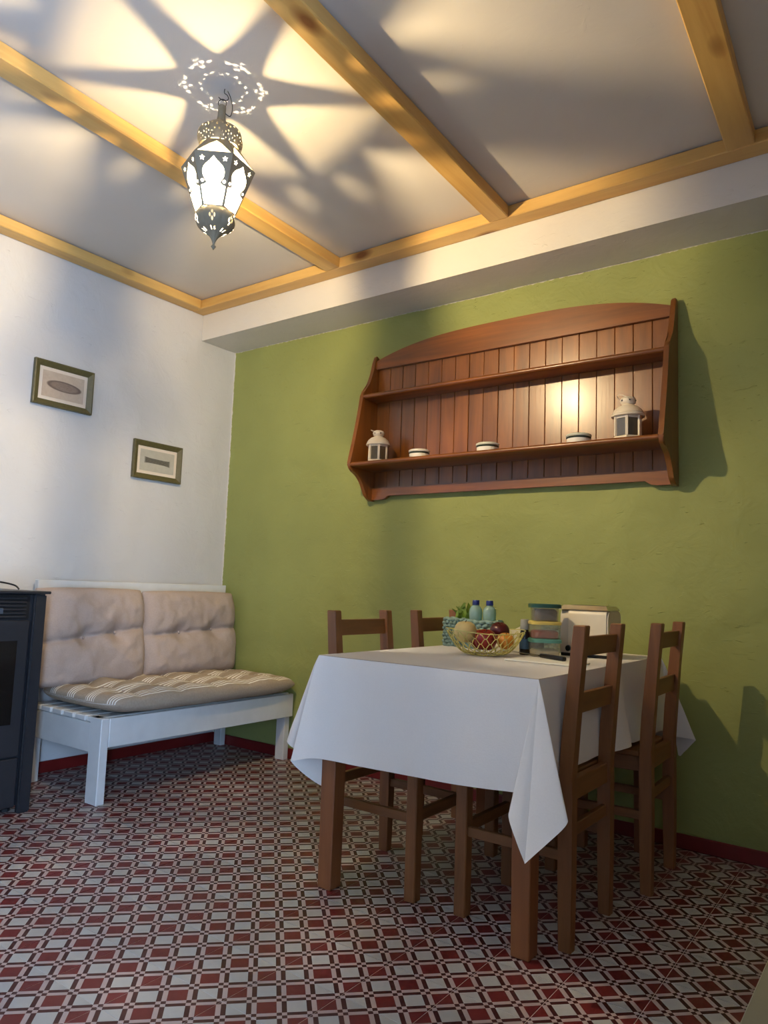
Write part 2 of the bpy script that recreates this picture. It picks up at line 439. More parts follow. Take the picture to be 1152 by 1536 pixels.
def ceiling_beam(k, bm, mat, label): tag(obj('trim_%d' % k, bm, mat), label=label, kind='structure')
ZB = 2.666
ceiling_beam(2, Bx(.001, RX, -.372, -.281, ZB, CZ - .003, bev=.004), 'pine_x', 'pine beam running along the white soffit')
ceiling_beam(3, Bx(.001, .09, FY, -.373, ZB, CZ - .003, bev=.004), 'pine_y', 'pine beam along the top of the white wall')
for k, xa, xb, lab in ((4, 1.101, 1.255, 'pine ceiling beam passing behind the hanging lantern'), (5, 2.084, 2.262, 'pine ceiling beam between the lantern and the beam above the ladder-back chairs'), (6, 3.084, 3.262, 'pine ceiling beam farthest from the white wall')):
    bm = bmesh.new(); vs = []
    for y, x in ((-.373, xa), (FY, xa + (xb - xa) * .95)):
        vs += [bm.verts.new((x + dx, y, z)) for dx, z in ((0, ZB - .001), (.097, ZB - .001), (.097, CZ - .003), (0, CZ - .003))]
    for q in ((0, 1, 2, 3), (7, 6, 5, 4), (0, 4, 5, 1), (1, 5, 6, 2), (2, 6, 7, 3), (3, 7, 4, 0)): bm.faces.new([vs[i] for i in q])
    bmesh.ops.bevel(bm, geom=list(bm.edges), offset=.004, segments=1, affect='EDGES')
    ceiling_beam(k, bm, 'pine_y', lab)

# ------------------------------------------------------------------ table and cloth
TX0, TX1, TY0, TY1, TZ = 1.958, 2.762, -1.272, -.10, .752
tb = empty('dining_table', ((TX0 + TX1) / 2, (TY0 + TY1) / 2, 0), label='wooden dining table hidden under the white tablecloth, square brown legs showing', cat='table')
tx, ty = tb.location.x, tb.location.y
obj('table_top', Bx(TX0 + .004 - tx, TX1 - .004 - tx, TY0 + .004 - ty, TY1 - .004 - ty, TZ - .028, TZ), 'chair_y', tb)
for sx in (-1, 1):
    for sy in (-1, 1):
        lx = (TX0 + .045 if sx < 0 else TX1 - .055) - tx; ly = (TY0 + .05 if sy < 0 else TY1 - .05) - ty
        bm = Bx(-.031, .031, -.031, .031, 0, TZ - .029, bev=.003)
        for v in bm.verts:
            if v.co.z < .3: v.co.x *= .9; v.co.y *= .9
        obj('leg', bm, 'table_z', tb, loc=(lx, ly, 0))
for ya in (TY0 + .04, TY1 - .06): obj('apron', Bx(TX0 + .08 - tx, TX1 - .09 - tx, ya - ty, ya + .02 - ty, TZ - .13, TZ - .03), 'chair_x', tb)

# tablecloth: (point on the table edge, point on the hem), walked around the table
O1, O2, O3, O4 = (TX0, TY0), (TX1, TY0), (TX1, TY1), (TX0, TY1)
def e(x, y): return (x, y)
pairs = [
 ((2.36, TY0), (2.36, -1.312, .438)), ((2.52, TY0), (2.54, -1.306, .441)), ((2.66, TY0), (2.68, -1.30, .449)), ((2.73, TY0), (2.745, -1.298, .452)),
 (O2, (2.775, -1.302, .452)), (O2, (2.735, -1.345, .425)), (O2, (2.722, -1.362, .406)), (O2, (2.752, -1.374, .35)), (O2, (2.774, -1.376, .309)), (O2, (2.777, -1.376, .303)), (O2, (2.783, -1.375, .309)), (O2, (2.83, -1.365, .36)),
 (O2, (2.874, -1.345, .412)), (O2, (2.862, -1.325, .43)), (O2, (2.80, -1.275, .46)),
 ((TX1, -1.2), (2.768, -1.2, .476)), ((TX1, -1.05), (2.758, -1.05, .478)), ((TX1, -.9), (2.758, -.9, .478)), ((TX1, -.8), (2.762, -.80, .482)), ((TX1, -.70), (2.80, -.71, .488)),
 ((TX1, -.63), (2.812, -.64, .492)), ((TX1, -.6), (2.79, -.607, .494)), ((TX1, -.57), (2.772, -.585, .49)), ((TX1, -.5), (2.785, -.52, .484)), ((TX1, -.35), (2.79, -.36, .484)), ((TX1, -.2), (2.79, -.2, .482)),
 (O3, (2.80, -.10, .45)), (O3, (2.878, -.088, .447)), (O3, (2.887, -.085, .444)), (O3, (2.881, -.08, .437)), (O3, (2.84, -.062, .39)), (O3, (2.815, -.055, .37)), (O3, (2.79, -.07, .43)),
 ((2.6, TY1), (2.6, -.06, .44)), ((2.3, TY1), (2.3, -.06, .44)), ((2.1, TY1), (2.1, -.06, .44)),
 (O4, (1.93, -.07, .43)), (O4, (1.87, -.06, .36)), (O4, (1.90, -.10, .42)), ((TX0, -.2), (1.952, -.2, .48)),
 ((TX0, -.5), (1.952, -.5, .48)), ((TX0, -.8), (1.952, -.8, .48)), ((TX0, -1.1), (1.952, -1.1, .48)),
 (O1, (1.93, -1.165, .455)), (O1, (1.83, -1.18, .435)), (O1, (1.766, -1.195, .436)), (O1, (1.79, -1.215, .426)), (O1, (1.84, -1.215, .408)),
 (O1, (1.955, -1.21, .37)), (O1, (1.985, -1.222, .315)), (O1, (1.93, -1.27, .352)), (O1, (1.887, -1.303, .397)), (O1, (1.905, -1.309, .404)), ((1.985, TY0), (1.975, -1.306, .423)),
 ((2.06, TY0), (2.06, -1.304, .43)), ((2.2, TY0), (2.2, -1.312, .434))]
hem = catmull([p[1] for p in pairs], 8, True); top = []
for i in range(len(pairs)):
    a, b = pairs[i][0], pairs[(i + 1) % len(pairs)][0]
    for s in range(8): top.append(Vector((a[0] + (b[0] - a[0]) * s / 8, a[1] + (b[1] - a[1]) * s / 8, TZ + .006)))
bm = bmesh.new(); K = 16; rows = []
ctr = Vector(((TX0 + TX1) / 2, (TY0 + TY1) / 2, 0))
for k in range(K + 1):
    row = []; t = k / K
    for i, (a, b) in enumerate(zip(top, hem)):
        if k == 0: p = Vector((a.x, a.y, a.z - .0015))
        else:
            p = a.lerp(b, t); out = Vector((p.x - ctr.x, p.y - ctr.y, 0)).normalized()
            p += out * (.004 * min(1, t * 8)) + out * .004 * t * fbm(p * 6)
        row.append(bm.verts.new(p))
    rows.append(row)
n = len(top)
for a, b in zip(rows, rows[1:]):
    for i in range(n): bm.faces.new((a[i], a[(i + 1) % n], b[(i + 1) % n], b[i]))
# the top sheet
nx, ny = 20, 28; G = [[bm.verts.new((TX0 + (TX1 - TX0) * i / nx, TY0 + (TY1 - TY0) * j / ny, TZ + .0055)) for j in range(ny + 1)] for i in range(nx + 1)]
for i in range(nx):
    for j in range(ny): bm.faces.new((G[i][j], G[i + 1][j], G[i + 1][j + 1], G[i][j + 1]))
me_loc = Vector((tx, ty, 0))
for v in bm.verts: v.co -= me_loc
cl = obj('tablecloth', bm, 'cloth', smooth=60, loc=me_loc)
tag(cl, 'white tablecloth draped over the dining table with pointed hanging corners', 'tablecloth')
TT = TZ + .0065                        # top of the cloth

# ------------------------------------------------------------------ chairs (local: back posts at x=0, front legs at x=+DX, facing +x)
CW, CDX, SEAT, CH = .315, .337, .468, .905
def rake(z): return 0 if z < SEAT else -.038 * ((z - SEAT) / (CH - SEAT)) ** 1.2
def make_chair():
    t = empty('dining_chair')
    h = CW / 2
    for s in (-1, 1):
        bm = bmesh.new(); prev = None
        for z in (0, .2, SEAT - .06, SEAT, SEAT + .12, SEAT + .26, CH):
            w = .021 if z > .05 else .019
            x = rake(z); ring = [bm.verts.new((x + a * w * (.92 if z > .6 else 1), s * h + b * w * .9, z)) for a, b in ((-1, -1), (1, -1), (1, 1), (-1, 1))]
            if prev:
                for i in range(4): bm.faces.new((prev[i], prev[(i + 1) % 4], ring[(i + 1) % 4], ring[i]))
            else: bm.faces.new(ring)
            prev = ring
        bm.faces.new(prev)
        bmesh.ops.bevel(bm, geom=[x for x in bm.edges if abs((x.verts[0].co - x.verts[1].co).z) > .02 or x.verts[0].co.z > CH - .001], offset=.003, segments=1, affect='EDGES')
        obj('back_leg', bm, 'chair_z', t)
        obj('front_leg', Bx(CDX - .02, CDX + .02, s * h - .02, s * h + .02, 0, SEAT - .019, bev=.003), 'chair_z', t)
        obj('side_stretcher', Bx(.019, CDX - .019, s * h - .009, s * h + .009, .238, .268, bev=.002), 'chair_x', t)
        obj('side_apron', Bx(.019, CDX - .019, s * h - .01, s * h + .01, SEAT - .07, SEAT - .02, bev=.002), 'chair_x', t)
    obj('front_stretcher', Bx(CDX - .01, CDX + .01, -h + .019, h - .019, .243, .278, bev=.002), 'chair_y', t)
    obj('back_stretcher', Bx(-.009, .009, -h + .018, h - .018, .30, .335, bev=.002), 'chair_y', t)
    obj('front_apron', Bx(CDX - .01, CDX + .012, -h + .019, h - .019, SEAT - .07, SEAT - .02, bev=.002), 'chair_y', t)
    obj('back_apron', Bx(-.012, .012, -h + .018, h - .018, SEAT - .065, SEAT - .004, bev=.002), 'chair_y', t)
    obj('seat', Bx(.021, CDX + .03, -h - .022, h + .022, SEAT - .019, SEAT, bev=.005, seg=2), 'chair_y', t)
    for z0, z1 in ((.648, .708), (.815, .872)):
        bm = Bx(-.008, .008, -h + .017, h - .017, z0, z1, bev=.002)
        for v in bm.verts: v.co.x += rake(v.co.z)
        obj('back_slat', bm, 'chair_y', t)
    return t
ch = make_chair()
spots = [((1.936, -.972), 0, 'brown wooden chair on the bench side of the table, beside the flared cloth corner'),
         ((1.936, -.437), 0, 'brown wooden chair on the bench side of the table, nearer the green wall'),
         ((2.785, -.956), PI, 'brown ladder-back chair beside the long hanging cloth corner, away from the bench'),
         ((2.838, -.402), PI + .03, 'brown ladder-back chair away from the bench, nearer the green wall')]
for i, ((x, y), a, lab) in enumerate(spots):
    o = ch if i == 0 else copy_tree(ch)
    o.location = (x, y, 0); o.rotation_euler.z = a
    tag(o, lab, 'chair', 'wooden chairs around the table')

# ------------------------------------------------------------------ bench
b = empty('bench', (.36, -.63, 0), label='white painted slatted wooden bench against the white wall', cat='bench')
def bp(name, x0, x1, y0, y1, z0, z1, bev=.003, mat='white_wood'):
    return obj(name, Bx(x0 - .36, x1 - .36, y0 + .63, y1 + .63, z0, z1, bev=bev), mat, b)
YA, YB = -1.246, -.018
bp('front_apron', .668, .69, YA + .042, YB - .001, .243, .37)
for y0 in (YA, YB - .042):
    bp('leg', .602, .69 if y0 == YA else .667, y0, y0 + .041, 0, .372 if y0 == YA else .345)
    bp('leg', .075, .135, y0 + .004, y0 + .043, 0, .345)
bp('end_apron', .135, .601, YA + .004, YA + .026, .215, .345); bp('end_apron', .135, .60, YB - .026, YB - .004, .215, .345)
for i in range(6): bp('seat_slat', .085 + i * .097, .085 + i * .097 + .083, YA + .002, YB, .347, .372, .004)
for y0 in (YA + .004, (YA + YB) / 2 - .03, YB - .062): bp('back_post', .024, .05, y0, y0 + .058, .373, .972)
bp('back_rail', .0505, .066, YA, YB, .885, .972, .003); bp('back_rail', .0505, .066, YA, YB, .62, .72, .003)

def cushion(name, w, h, t, buttons, nx, ny, mat, p=3.2, seed=0, creases=(), bd=.6, br=.055, corner=.12, wr=.006):
    """local: w along X, h along Y, thickness Z; pillow with dimples at the buttons"""
    bm = bmesh.new(); top, bot = {}, {}; su = bm.verts.layers.float.new('su')
    for i in range(nx + 1):
        for j in range(ny + 1):
            u, v = 2 * i / nx - 1, 2 * j / ny - 1
            u = math.copysign(1 - (1 - abs(u)) ** 1.35, u); v = math.copysign(1 - (1 - abs(v)) ** 1.35, v)
            f = max(0, (1 - abs(u) ** p) * (1 - abs(v) ** p)) ** .42
            sh = 1 - corner * .5 * (abs(u) * abs(v)) ** 3
            bow_u = 1 - .025 * (1 - v * v) * 0; X = u * w / 2 * sh; Y = v * h / 2 * sh
            dim = sum(bd * math.exp(-((X - bx) ** 2 + (Y - by) ** 2) / br ** 2) for bx, by in buttons)
            cr = sum(a * math.exp(-(abs(Y - y0 - k * X) / s) ** .9) for y0, s, a, k in creases)
            dim = min(.85, max(dim, cr) + .4 * min(dim, cr))
            wn = wr * fbm(Vector((X * 9 + seed, Y * 9, seed)))
            z = f * t / 2 * (1 - dim) + wn * f
            top[i, j] = bm.verts.new((X, Y, z))
            top[i, j][su] = u * w / 2
            bot[i, j] = top[i, j] if i in (0, nx) or j in (0, ny) else bm.verts.new((X, Y, -f * t / 2 * (1 - .4 * dim)))
            if i not in (0, nx) and j not in (0, ny): bot[i, j][su] = .3745
    for i in range(nx):
        for j in range(ny):
            a = [(i, j), (i + 1, j), (i + 1, j + 1), (i, j + 1)]
            bm.faces.new([top[q] for q in a]); bm.faces.new([bot[q] for q in a][::-1])
    return obj(name, bm, mat, smooth='all')
def buttons_on(o, pts, t, mat):
    for x, y in pts:
        obj('tuft_button', lathe([(0, .004), (.006, .003), (.008, 0), (0, -.002)], 10), mat, o, smooth='all', loc=(x, y, t))
# back cushions: local X -> along wall (+Y world), local Y -> up, local Z -> +X world, leaning
def stand(o, yc, xb, zb, h, lean, yawz=0.0):
    X = Vector((0, 1, 0)); Yv = Vector((-math.sin(lean), 0, math.cos(lean))); Zv = X.cross(Yv)
    Mx = Matrix.Identity(4)
    for i, a in enumerate((X, Yv, Zv)):
        for k in range(3): Mx[k][i] = a[k]
    Mx = Matrix.Rotation(yawz, 4, 'Z') @ Mx
    Mx.translation = Vector((xb, yc, zb)) + Yv * h / 2
    o.matrix_world = Mx
bt = [(-.10, .0), (.135, .012)]
c1 = cushion('back_cushion', .665, .475, .16, bt, 90, 70, 'taupe', p=5, seed=3, creases=[(.004, .022, .6, .05)], bd=.62, br=.05, wr=.014, corner=.06)
buttons_on(c1, bt, .028, 'taupe'); stand(c1, -.358, .185, .460, .475, .12)
tag(c1, 'taupe tufted back cushion against the green wall corner', 'cushion', 'back cushions on the bench')
bt2 = [(-.06, -.01), (.12, .012)]
c2 = cushion('back_cushion', .61, .49, .16, bt2, 90, 70, 'taupe', p=5, seed=9, creases=[(.0, .022, .6, .11)], bd=.62, br=.05, wr=.014, corner=.06)
buttons_on(c2, bt2, .028, 'taupe'); stand(c2, -1.0, .20, .452, .49, .13)
tag(c2, 'taupe tufted back cushion on the bench beside the black stove', 'cushion', 'back cushions on the bench')
sb = [(x, y) for x in (-.17, .0, .17) for y in (-.45, -.22, .0, .22, .45)]
sc = cushion('seat_cushion', .67, 1.20, .115, sb, 90, 150, 'stripe', p=7, seed=5, creases=[(y, .03, .22, 0) for y in (-.45, -.22, 0, .22, .45)], bd=.68, br=.06, corner=.10, wr=.010)
buttons_on(sc, sb, .036, 'taupe'); sc.location = (.405, -.618, .430); sc.rotation_euler.z = .0
tag(sc, 'long taupe seat cushion with fine white stripes on the bench', 'cushion')

# ------------------------------------------------------------------ stove
st = empty('pellet_stove', (.29, -1.75, 0), label='charcoal grey pellet stove with dark glass door against the white wall', cat='stove')
def sp_(name, x0, x1, y0, y1, z0, z1, mat='stove', bev=.003, par=None):
    return obj(name, Bx(x0 - .29, x1 - .29, y0 + 1.75, y1 + 1.75, z0, z1, bev=bev), mat, par or st)
sp_('body', .03, .525, -2.03, -1.475, .03, .912)
sp_('top_plate', .025, .565, -2.045, -1.455, .913, .925)
for y0, y1 in ((-1.52, -1.466), (-2.034, -1.98)):
    bm = prism([(.45 - .29, y0 + 1.75), (.535 - .29, y0 + 1.75), (.556 - .29, (y0 + y1) / 2 + 1.75), (.535 - .29, y1 + 1.75), (.45 - .29, y1 + 1.75)] if False else
               [(.526 - .29, y0 + 1.75), (.552 - .29, y0 + 1.75), (.552 - .29, y1 + 1.75), (.526 - .29, y1 + 1.75)], 'Z', .0, .912)
    bmesh.ops.bevel(bm, geom=list(bm.edges), offset=.006, segments=2, affect='EDGES')
    obj('side_column', bm, 'stove', st)
dr = sp_('door', .526, .545, -1.972, -1.53, .236, .80)
sp_('glass', .5452, .548, -1.92, -1.578, .37, .716, 'stove_glass', .001, dr)
sp_('lower_panel', .526, .545, -1.972, -1.53, .03, .229)
gr = sp_('vent_grille', .526, .532, -1.972, -1.53, .806, .908, 'stove_dark', .001)
for i in range(6): sp_('vent_slat', .5325, .545, -1.968, -1.55, .812 + i * .0155, .819 + i * .0155, 'stove', .001, gr)
sp_('display', .5325, .547, -1.70, -1.648, .828, .852, 'stove_btn', .002, gr)
for x in (.08, .47):
    for y in (-1.98, -1.53):
        obj('foot', lathe([(0, 0), (.02, 0), (.02, .012), (.012, .014), (.012, .03), (0, .03)], 12), 'stove_dark', st, loc=(x - .29, y + 1.75, 0))
o = obj('cable', tube(catmull([(.02, -1.76, .929), (.18, -1.7, .93), (.28, -1.65, .942), (.36, -1.60, .958), (.42, -1.55, .947), (.44, -1.535, .929)], 8), .004, 6), 'black', smooth='all')
tag(o, 'thin black cable looping over the stove top', 'cable')

# ------------------------------------------------------------------ pictures
def picture(yc, zc, w, h, kind, label):
    t = empty('picture_frame', (.003, yc, zc - h / 2), label=label, cat='picture', group='framed prints on the white wall')
    fwid, d = .031, .02
    # u along +Y, v up ; mitred rails with a sloping inner face
    O = [(-w / 2, 0), (w / 2, 0), (w / 2, h), (-w / 2, h)]
    def ins(k): return [(-w / 2 + k, k), (w / 2 - k, k), (w / 2 - k, h - k), (-w / 2 + k, h - k)]
    A, Bq, Cq = O, ins(.006), ins(fwid)
    for i in range(4):
        j = (i + 1) % 4; bm = bmesh.new()
        sec = []
        for k in (i, j):
            sec.append([bm.verts.new(p) for p in ((0, *A[k]), (d, *A[k]), (d + .002, *Bq[k]), (.009, *Cq[k]), (0, *Cq[k]))])
        for a in range(5): bm.faces.new((sec[0][a], sec[0][(a + 1) % 5], sec[1][(a + 1) % 5], sec[1][a]))
        bm.faces.new(sec[0]); bm.faces.new(sec[1][::-1])
        obj('frame_rail', bm, 'frame', t)
    k = fwid - .001
    obj('mat_board', Bx(.001, .006, -w / 2 + k, w / 2 - k, k, h - k), 'mat', t)
    q = fwid + .018
    pw, ph = w - 2 * q, h - 2 * q
    o = obj('print', Bx(-pw / 2, pw / 2, -ph / 2, ph / 2, 0, .0012), print_mat(kind), t)
    Mx = Matrix(((0, 0, 1, .0062), (1, 0, 0, 0), (0, 1, 0, h / 2), (0, 0, 0, 1)))
    o.matrix_local = Mx
picture(-1.170, 1.982, .33, .234, 'shell', 'olive framed print of a long brown oval shape, higher on the white wall')
picture(-.556, 1.682, .336, .222, 'bundle', 'olive framed print of a dark bundle, lower and nearer the green wall')

# ------------------------------------------------------------------ wall shelf
SX0, SX1 = 1.188, 2.812
sh = empty('wall_shelf', ((SX0 + SX1) / 2, 0, 1.46), label='lacquered brown wooden wall shelf with arched top on the green wall', cat='shelf')
cx = (SX0 + SX1) / 2
prof = catmull([(-.004, 2.262, 0), (-.022, 2.278, 0), (-.038, 2.262, 0), (-.062, 2.17, 0), (-.10, 2.085, 0), (-.138, 2.045, 0), (-.146, 2.01, 0), (-.165, 1.91, 0), (-.195, 1.78, 0), (-.226, 1.66, 0), (-.23, 1.635, 0), (-.216, 1.61, 0),
                (-.165, 1.588, 0), (-.125, 1.555, 0), (-.098, 1.515, 0), (-.072, 1.478, 0), (-.035, 1.462, 0), (-.004, 1.462, 0)], 3)
pp = [(p.x, p.y - 1.46) for p in prof]
for x0 in (SX0, SX1 - .022):
    bm = prism(pp, 'X', x0 - cx, x0 + .022 - cx)
    bmesh.ops.bevel(bm, geom=[e_ for e_ in bm.edges if len(e_.link_faces) == 2 and any(len(f.verts) > 6 for f in e_.link_faces)], offset=.004, segments=2, affect='EDGES')
    obj('side_panel', bm, 'shelf_z', sh, smooth=40)
IX0, IX1 = SX0 + .0225 - cx, SX1 - .0225 - cx
for name, dep, zt in (('shelf_board', .138, 2.035), ('shelf_board', .226, 1.648)):
    pr = [(-.016, zt - .024), (-.016, zt), (-dep + .008, zt)] + [(-dep + .008 - .012 * math.sin(a), zt - .012 + .012 * math.cos(a)) for a in (.5, 1.1, 1.57, 2.0, 2.6)] + [(-dep + .008, zt - .024)]
    obj(name, prism([(y, z - 1.46) for y, z in pr], 'X', IX0, IX1), 'shelf_x', sh, smooth=40)
arch = [(IX0 + (IX1 - IX0) * i / 28, 2.247 + .09 * (1 - abs(2 * i / 28 - 1) ** 3) - 1.46) for i in range(29)]
bm = prism([(IX0, 2.2 - 1.46), (IX1, 2.2 - 1.46)] + arch[::-1], 'Y', -.034, -.012); obj('top_rail', bm, 'shelf_x', sh)
lo = [(IX0, 1.468 - 1.46), (IX0 + .06, .008), (IX0 + .085, .012), (IX0 + .11, .028), (IX1 - .11, .028), (IX1 - .085, .012), (IX1 - .06, .008), (IX1, .008), (IX1, .075), (IX0, .075)]
obj('bottom_rail', prism(lo, 'Y', -.034, -.012), 'shelf_x', sh)
NP = 19; pwid = (IX1 - IX0) / NP
bmp = Bx(.0008, pwid - .0008, -.0115, -.003, 1.50 - 1.46, 2.225 - 1.46, bev=.002)
p0 = obj('plank', bmp, 'shelf_z', sh, loc=(IX0, 0, 0))
for i in range(1, NP):
    c = p0.copy(); C.objects.link(c); c.location = (IX0 + i * pwid, random.uniform(-.0012, .0005), 0); c.rotation_euler.z = random.uniform(-.015, .015)
SH = 1.649
def tea_lantern(scale, yaw, loc, label):
    t = empty('candle_lantern', loc, yaw, label=label, cat='lantern', group='white lanterns on the wall shelf')
    s = scale; R = .052 * s
    obj('base', lathe([(0, 0), (R * 1.16, 0), (R * 1.16, .008 * s), (R * 1.04, .014 * s), (0, .014 * s)], 6, rot=0), 'lant', t)
    zt = .094 * s
    for k in range(6):
        a = k * PI / 3; P = Vector((R * .98 * math.cos(a), R * .98 * math.sin(a), 0)); a2 = (k + 1) * PI / 3; Q = Vector((R * .98 * math.cos(a2), R * .98 * math.sin(a2), 0))
        bm = Bx(-.0055 * s, .0055 * s, -.0055 * s, .0055 * s, .0141 * s, zt, bev=.001)
        o = obj('corner_post', bm, 'lant', t); o.location = P; o.rotation_euler.z = a
        mid = (P + Q) / 2; wd = (Q - P).length / 2 - .0056 * s
        o = obj('pane', Bx(-.0007, .0007, -wd, wd, .015 * s, zt - .001), 'lant_glass', t); o.location = mid; o.rotation_euler.z = a + PI / 6
        bm = Bx(-.003 * s, .003 * s, -wd, wd, zt - .008 * s, zt - .0002); o = obj('pane_bar', bm, 'lant', t); o.location = mid * 1.02; o.rotation_euler.z = a + PI / 6
    rf = obj('roof', lathe([(0, zt), (R * 1.1, zt), (R * 1.24, zt + .001), (R * 1.26, zt + .006 * s), (R * 1.18, zt + .012 * s), (R * 1.2, zt + .014 * s), (R * 1.05, zt + .028 * s), (R * .78, zt + .041 * s), (R * .5, zt + .048 * s), (R * .42, zt + .05 * s), (R * .42, zt + .052 * s), (R * .56, zt + .058 * s), (R * .6, zt + .07 * s), (R * .52, zt + .079 * s), (R * .3, zt + .084 * s), (0, zt + .086 * s)], 28), 'lant', t, smooth=45)
    for k in range(6):
        a = k * PI / 3 + .3
        o = obj('vent_hole', lathe([(0, .001), (.0035 * s, .001), (.0035 * s, -.001), (0, -.001)], 8), 'stove_dark', rf)
        o.location = (R * .6 * math.cos(a), R * .6 * math.sin(a), zt + .066 * s); o.rotation_euler = (0, PI / 2, a)
    pts = [(.03 * s * math.cos(a) - .012 * s, .036 * s * math.sin(a), zt + .07 * s + .016 * s * math.cos(a + .2) * -1 + .004) for a in [PI * .35 + PI * 1.3 * i / 16 for i in range(17)]]
    obj('handle', tube(pts, .0017 * s, 5), 'lant', t, smooth='all')
    obj('candle', lathe([(0, .0145 * s), (.019 * s, .0145 * s), (.019 * s, .045 * s), (.016 * s, .047 * s), (0, .046 * s)], 16), 'rice', t, smooth=40)
    return t
tea_lantern(.98, .2, (1.318, -.135, SH), 'white metal lantern on the wall shelf beside the jar nearest the bench')
tea_lantern(1.06, .75, (2.640, -.135, SH), 'white metal lantern on the wall shelf at the end away from the bench')
for i, (x, sc_, lab) in enumerate(((1.585, .98, 'round cream jar with dark band, closest to the bench-side lantern'), (1.975, 1.0, 'round cream jar with dark band in the middle of the shelf'), (2.425, 1.0, 'round cream jar with dark band, closest to the lantern away from the bench'))):
    t = empty('lidded_jar', (x, -.14, SH), label=lab, cat='jar', group='cream jars on the wall shelf')
    obj('body', lathe([(0, 0), (.046 * sc_, 0), (.051 * sc_, .002), (.052 * sc_, .024), (0, .024)], 32), 'tin', t, smooth=40)
    obj('seal_band', lathe([(0, .0242), (.0525 * sc_, .0242), (.0545 * sc_, .028), (.0525 * sc_, .0325), (0, .0325)], 32), 'tin_band', t, smooth=40)
    obj('lid', lathe([(0, .0327), (.053 * sc_, .0327), (.056 * sc_, .037), (.055 * sc_, .042), (.048 * sc_, .046), (0, .047)], 32), 'tin_lid' if i else 'tin', t, smooth=40)

# ------------------------------------------------------------------ hanging lantern
LX, LY = 1.690, -1.612
FA = math.radians(-48.8)          # one flat side faces the room's entrance
la = empty('hanging_lantern', (LX, LY, 2.127), FA, label='pierced grey metal hexagonal hanging lantern, lit, with glass panes', cat='lamp')
Z0 = 2.127
def hexpt(R, k, z): a = PI / 6 + k * PI / 3; return Vector((R * math.cos(a), R * math.sin(a), z - Z0))
ZR, ZL, ZS = 2.420, 2.257, 2.500
RR, RL, RS = .127, .068, .066
def place_plate(o, A, B_, Cc, D):
    """local X along A->B (bottom), local Y up the panel"""
    m0, m1 = (A + B_) / 2, (Cc + D) / 2
    X = (B_ - A).normalized(); Y = (m1 - m0).normalized(); Zv = X.cross(Y)
    Mx = Matrix.Identity(4)
    for i, a in enumerate((X, Y, Zv)):
        for k in range(3): Mx[k][i] = a[k]
    Mx.translation = m0; o.matrix_local = Mx
    return (m1 - m0).length
def star(cx_, cy_, r):
    return [(cx_ + (r if i % 2 == 0 else r * .45) * math.sin(i * PI / 5), cy_ + (r if i % 2 == 0 else r * .45) * math.cos(i * PI / 5)) for i in range(10)]
def circ(cx_, cy_, r, n=10): return [(cx_ + r * math.cos(2 * PI * i / n), cy_ + r * math.sin(2 * PI * i / n)) for i in range(n)]
pm = None
A, B_, Cc, D = hexpt(RL, -1, ZL), hexpt(RL, 0, ZL), hexpt(RR, 0, ZR), hexpt(RR, -1, ZR)
Hp = ((A + B_) / 2 - (Cc + D) / 2).length
wb, wt = RL / 2, RR / 2
def wat(y): return wb + (wt - wb) * y / Hp
outer = [(-wb, 0), (wb, 0), (wt, Hp), (-wt, Hp)]
half = catmull([(wat(.44 * Hp) * .44, .44 * Hp, 0), (wat(.5 * Hp) * .56, .49 * Hp, 0), (wat(.58 * Hp) * .69, .58 * Hp, 0), (wat(.68 * Hp) * .66, .68 * Hp, 0), (wat(.77 * Hp) * .48, .77 * Hp, 0), (wat(.85 * Hp) * .2, .85 * Hp, 0), (0, .93 * Hp, 0)], 4)
right = [(wat(.006) - .0055, .005), (wat(.39 * Hp) - .0055, .375 * Hp), (wat(.42 * Hp) * .62, .40 * Hp)] + [(p.x, p.y) for p in half]
keyhole = right + [(-x, y) for x, y in right[-2::-1]]
holes = [keyhole] + [star(s * wt * .60, Hp * .885, .0095) for s in (-1, 1)] + [circ(s * (wat(.46 * Hp) * .76), .465 * Hp, .0048) for s in (-1, 1)]
pb = filled(outer, holes, .0012)
pan = obj('side_panel', pb, 'lamp_metal', la); place_plate(pan, A, B_, Cc, D)
gb = prism([(-wb + .002, .002), (wb - .002, .002), (wt - .003, Hp - .002), (-wt + .003, Hp - .002)], 'Z', -.0032, -.002)
gp = obj('glass_pane', gb, 'lamp_glass', la); place_plate(gp, A, B_, Cc, D)
# upper sloping panes with thin frames
Hs = ((hexpt(RR, 0, ZR) + hexpt(RR, -1, ZR)) / 2 - (hexpt(RS, 0, ZS) + hexpt(RS, -1, ZS)) / 2).length
ws = RS / 2
ub = filled([(-wt, 0), (wt, 0), (ws, Hs), (-ws, Hs)], [[(-wt * .88, .004), (wt * .88, .004), (ws * .62, Hs * .62), (0, Hs * .86), (-ws * .62, Hs * .62)]], .0012)
upn = obj('roof_panel', ub, 'lamp_metal', la); place_plate(upn, hexpt(RR, -1, ZR), hexpt(RR, 0, ZR), hexpt(RS, 0, ZS), hexpt(RS, -1, ZS))
ugb = prism([(-wt + .003, .002), (wt - .003, .002), (ws - .002, Hs - .004), (-ws + .002, Hs - .004)], 'Z', -.0032, -.002)
ug = obj('roof_pane', ugb, 'roof_glass', la); place_plate(ug, hexpt(RR, -1, ZR), hexpt(RR, 0, ZR), hexpt(RS, 0, ZS), hexpt(RS, -1, ZS))
bpy.context.view_layer.update()
for k in range(1, 6):
    for o in (pan, gp, upn, ug):
        c = o.copy(); C.objects.link(c); c.matrix_local = Matrix.Rotation(k * PI / 3, 4, 'Z') @ o.matrix_local
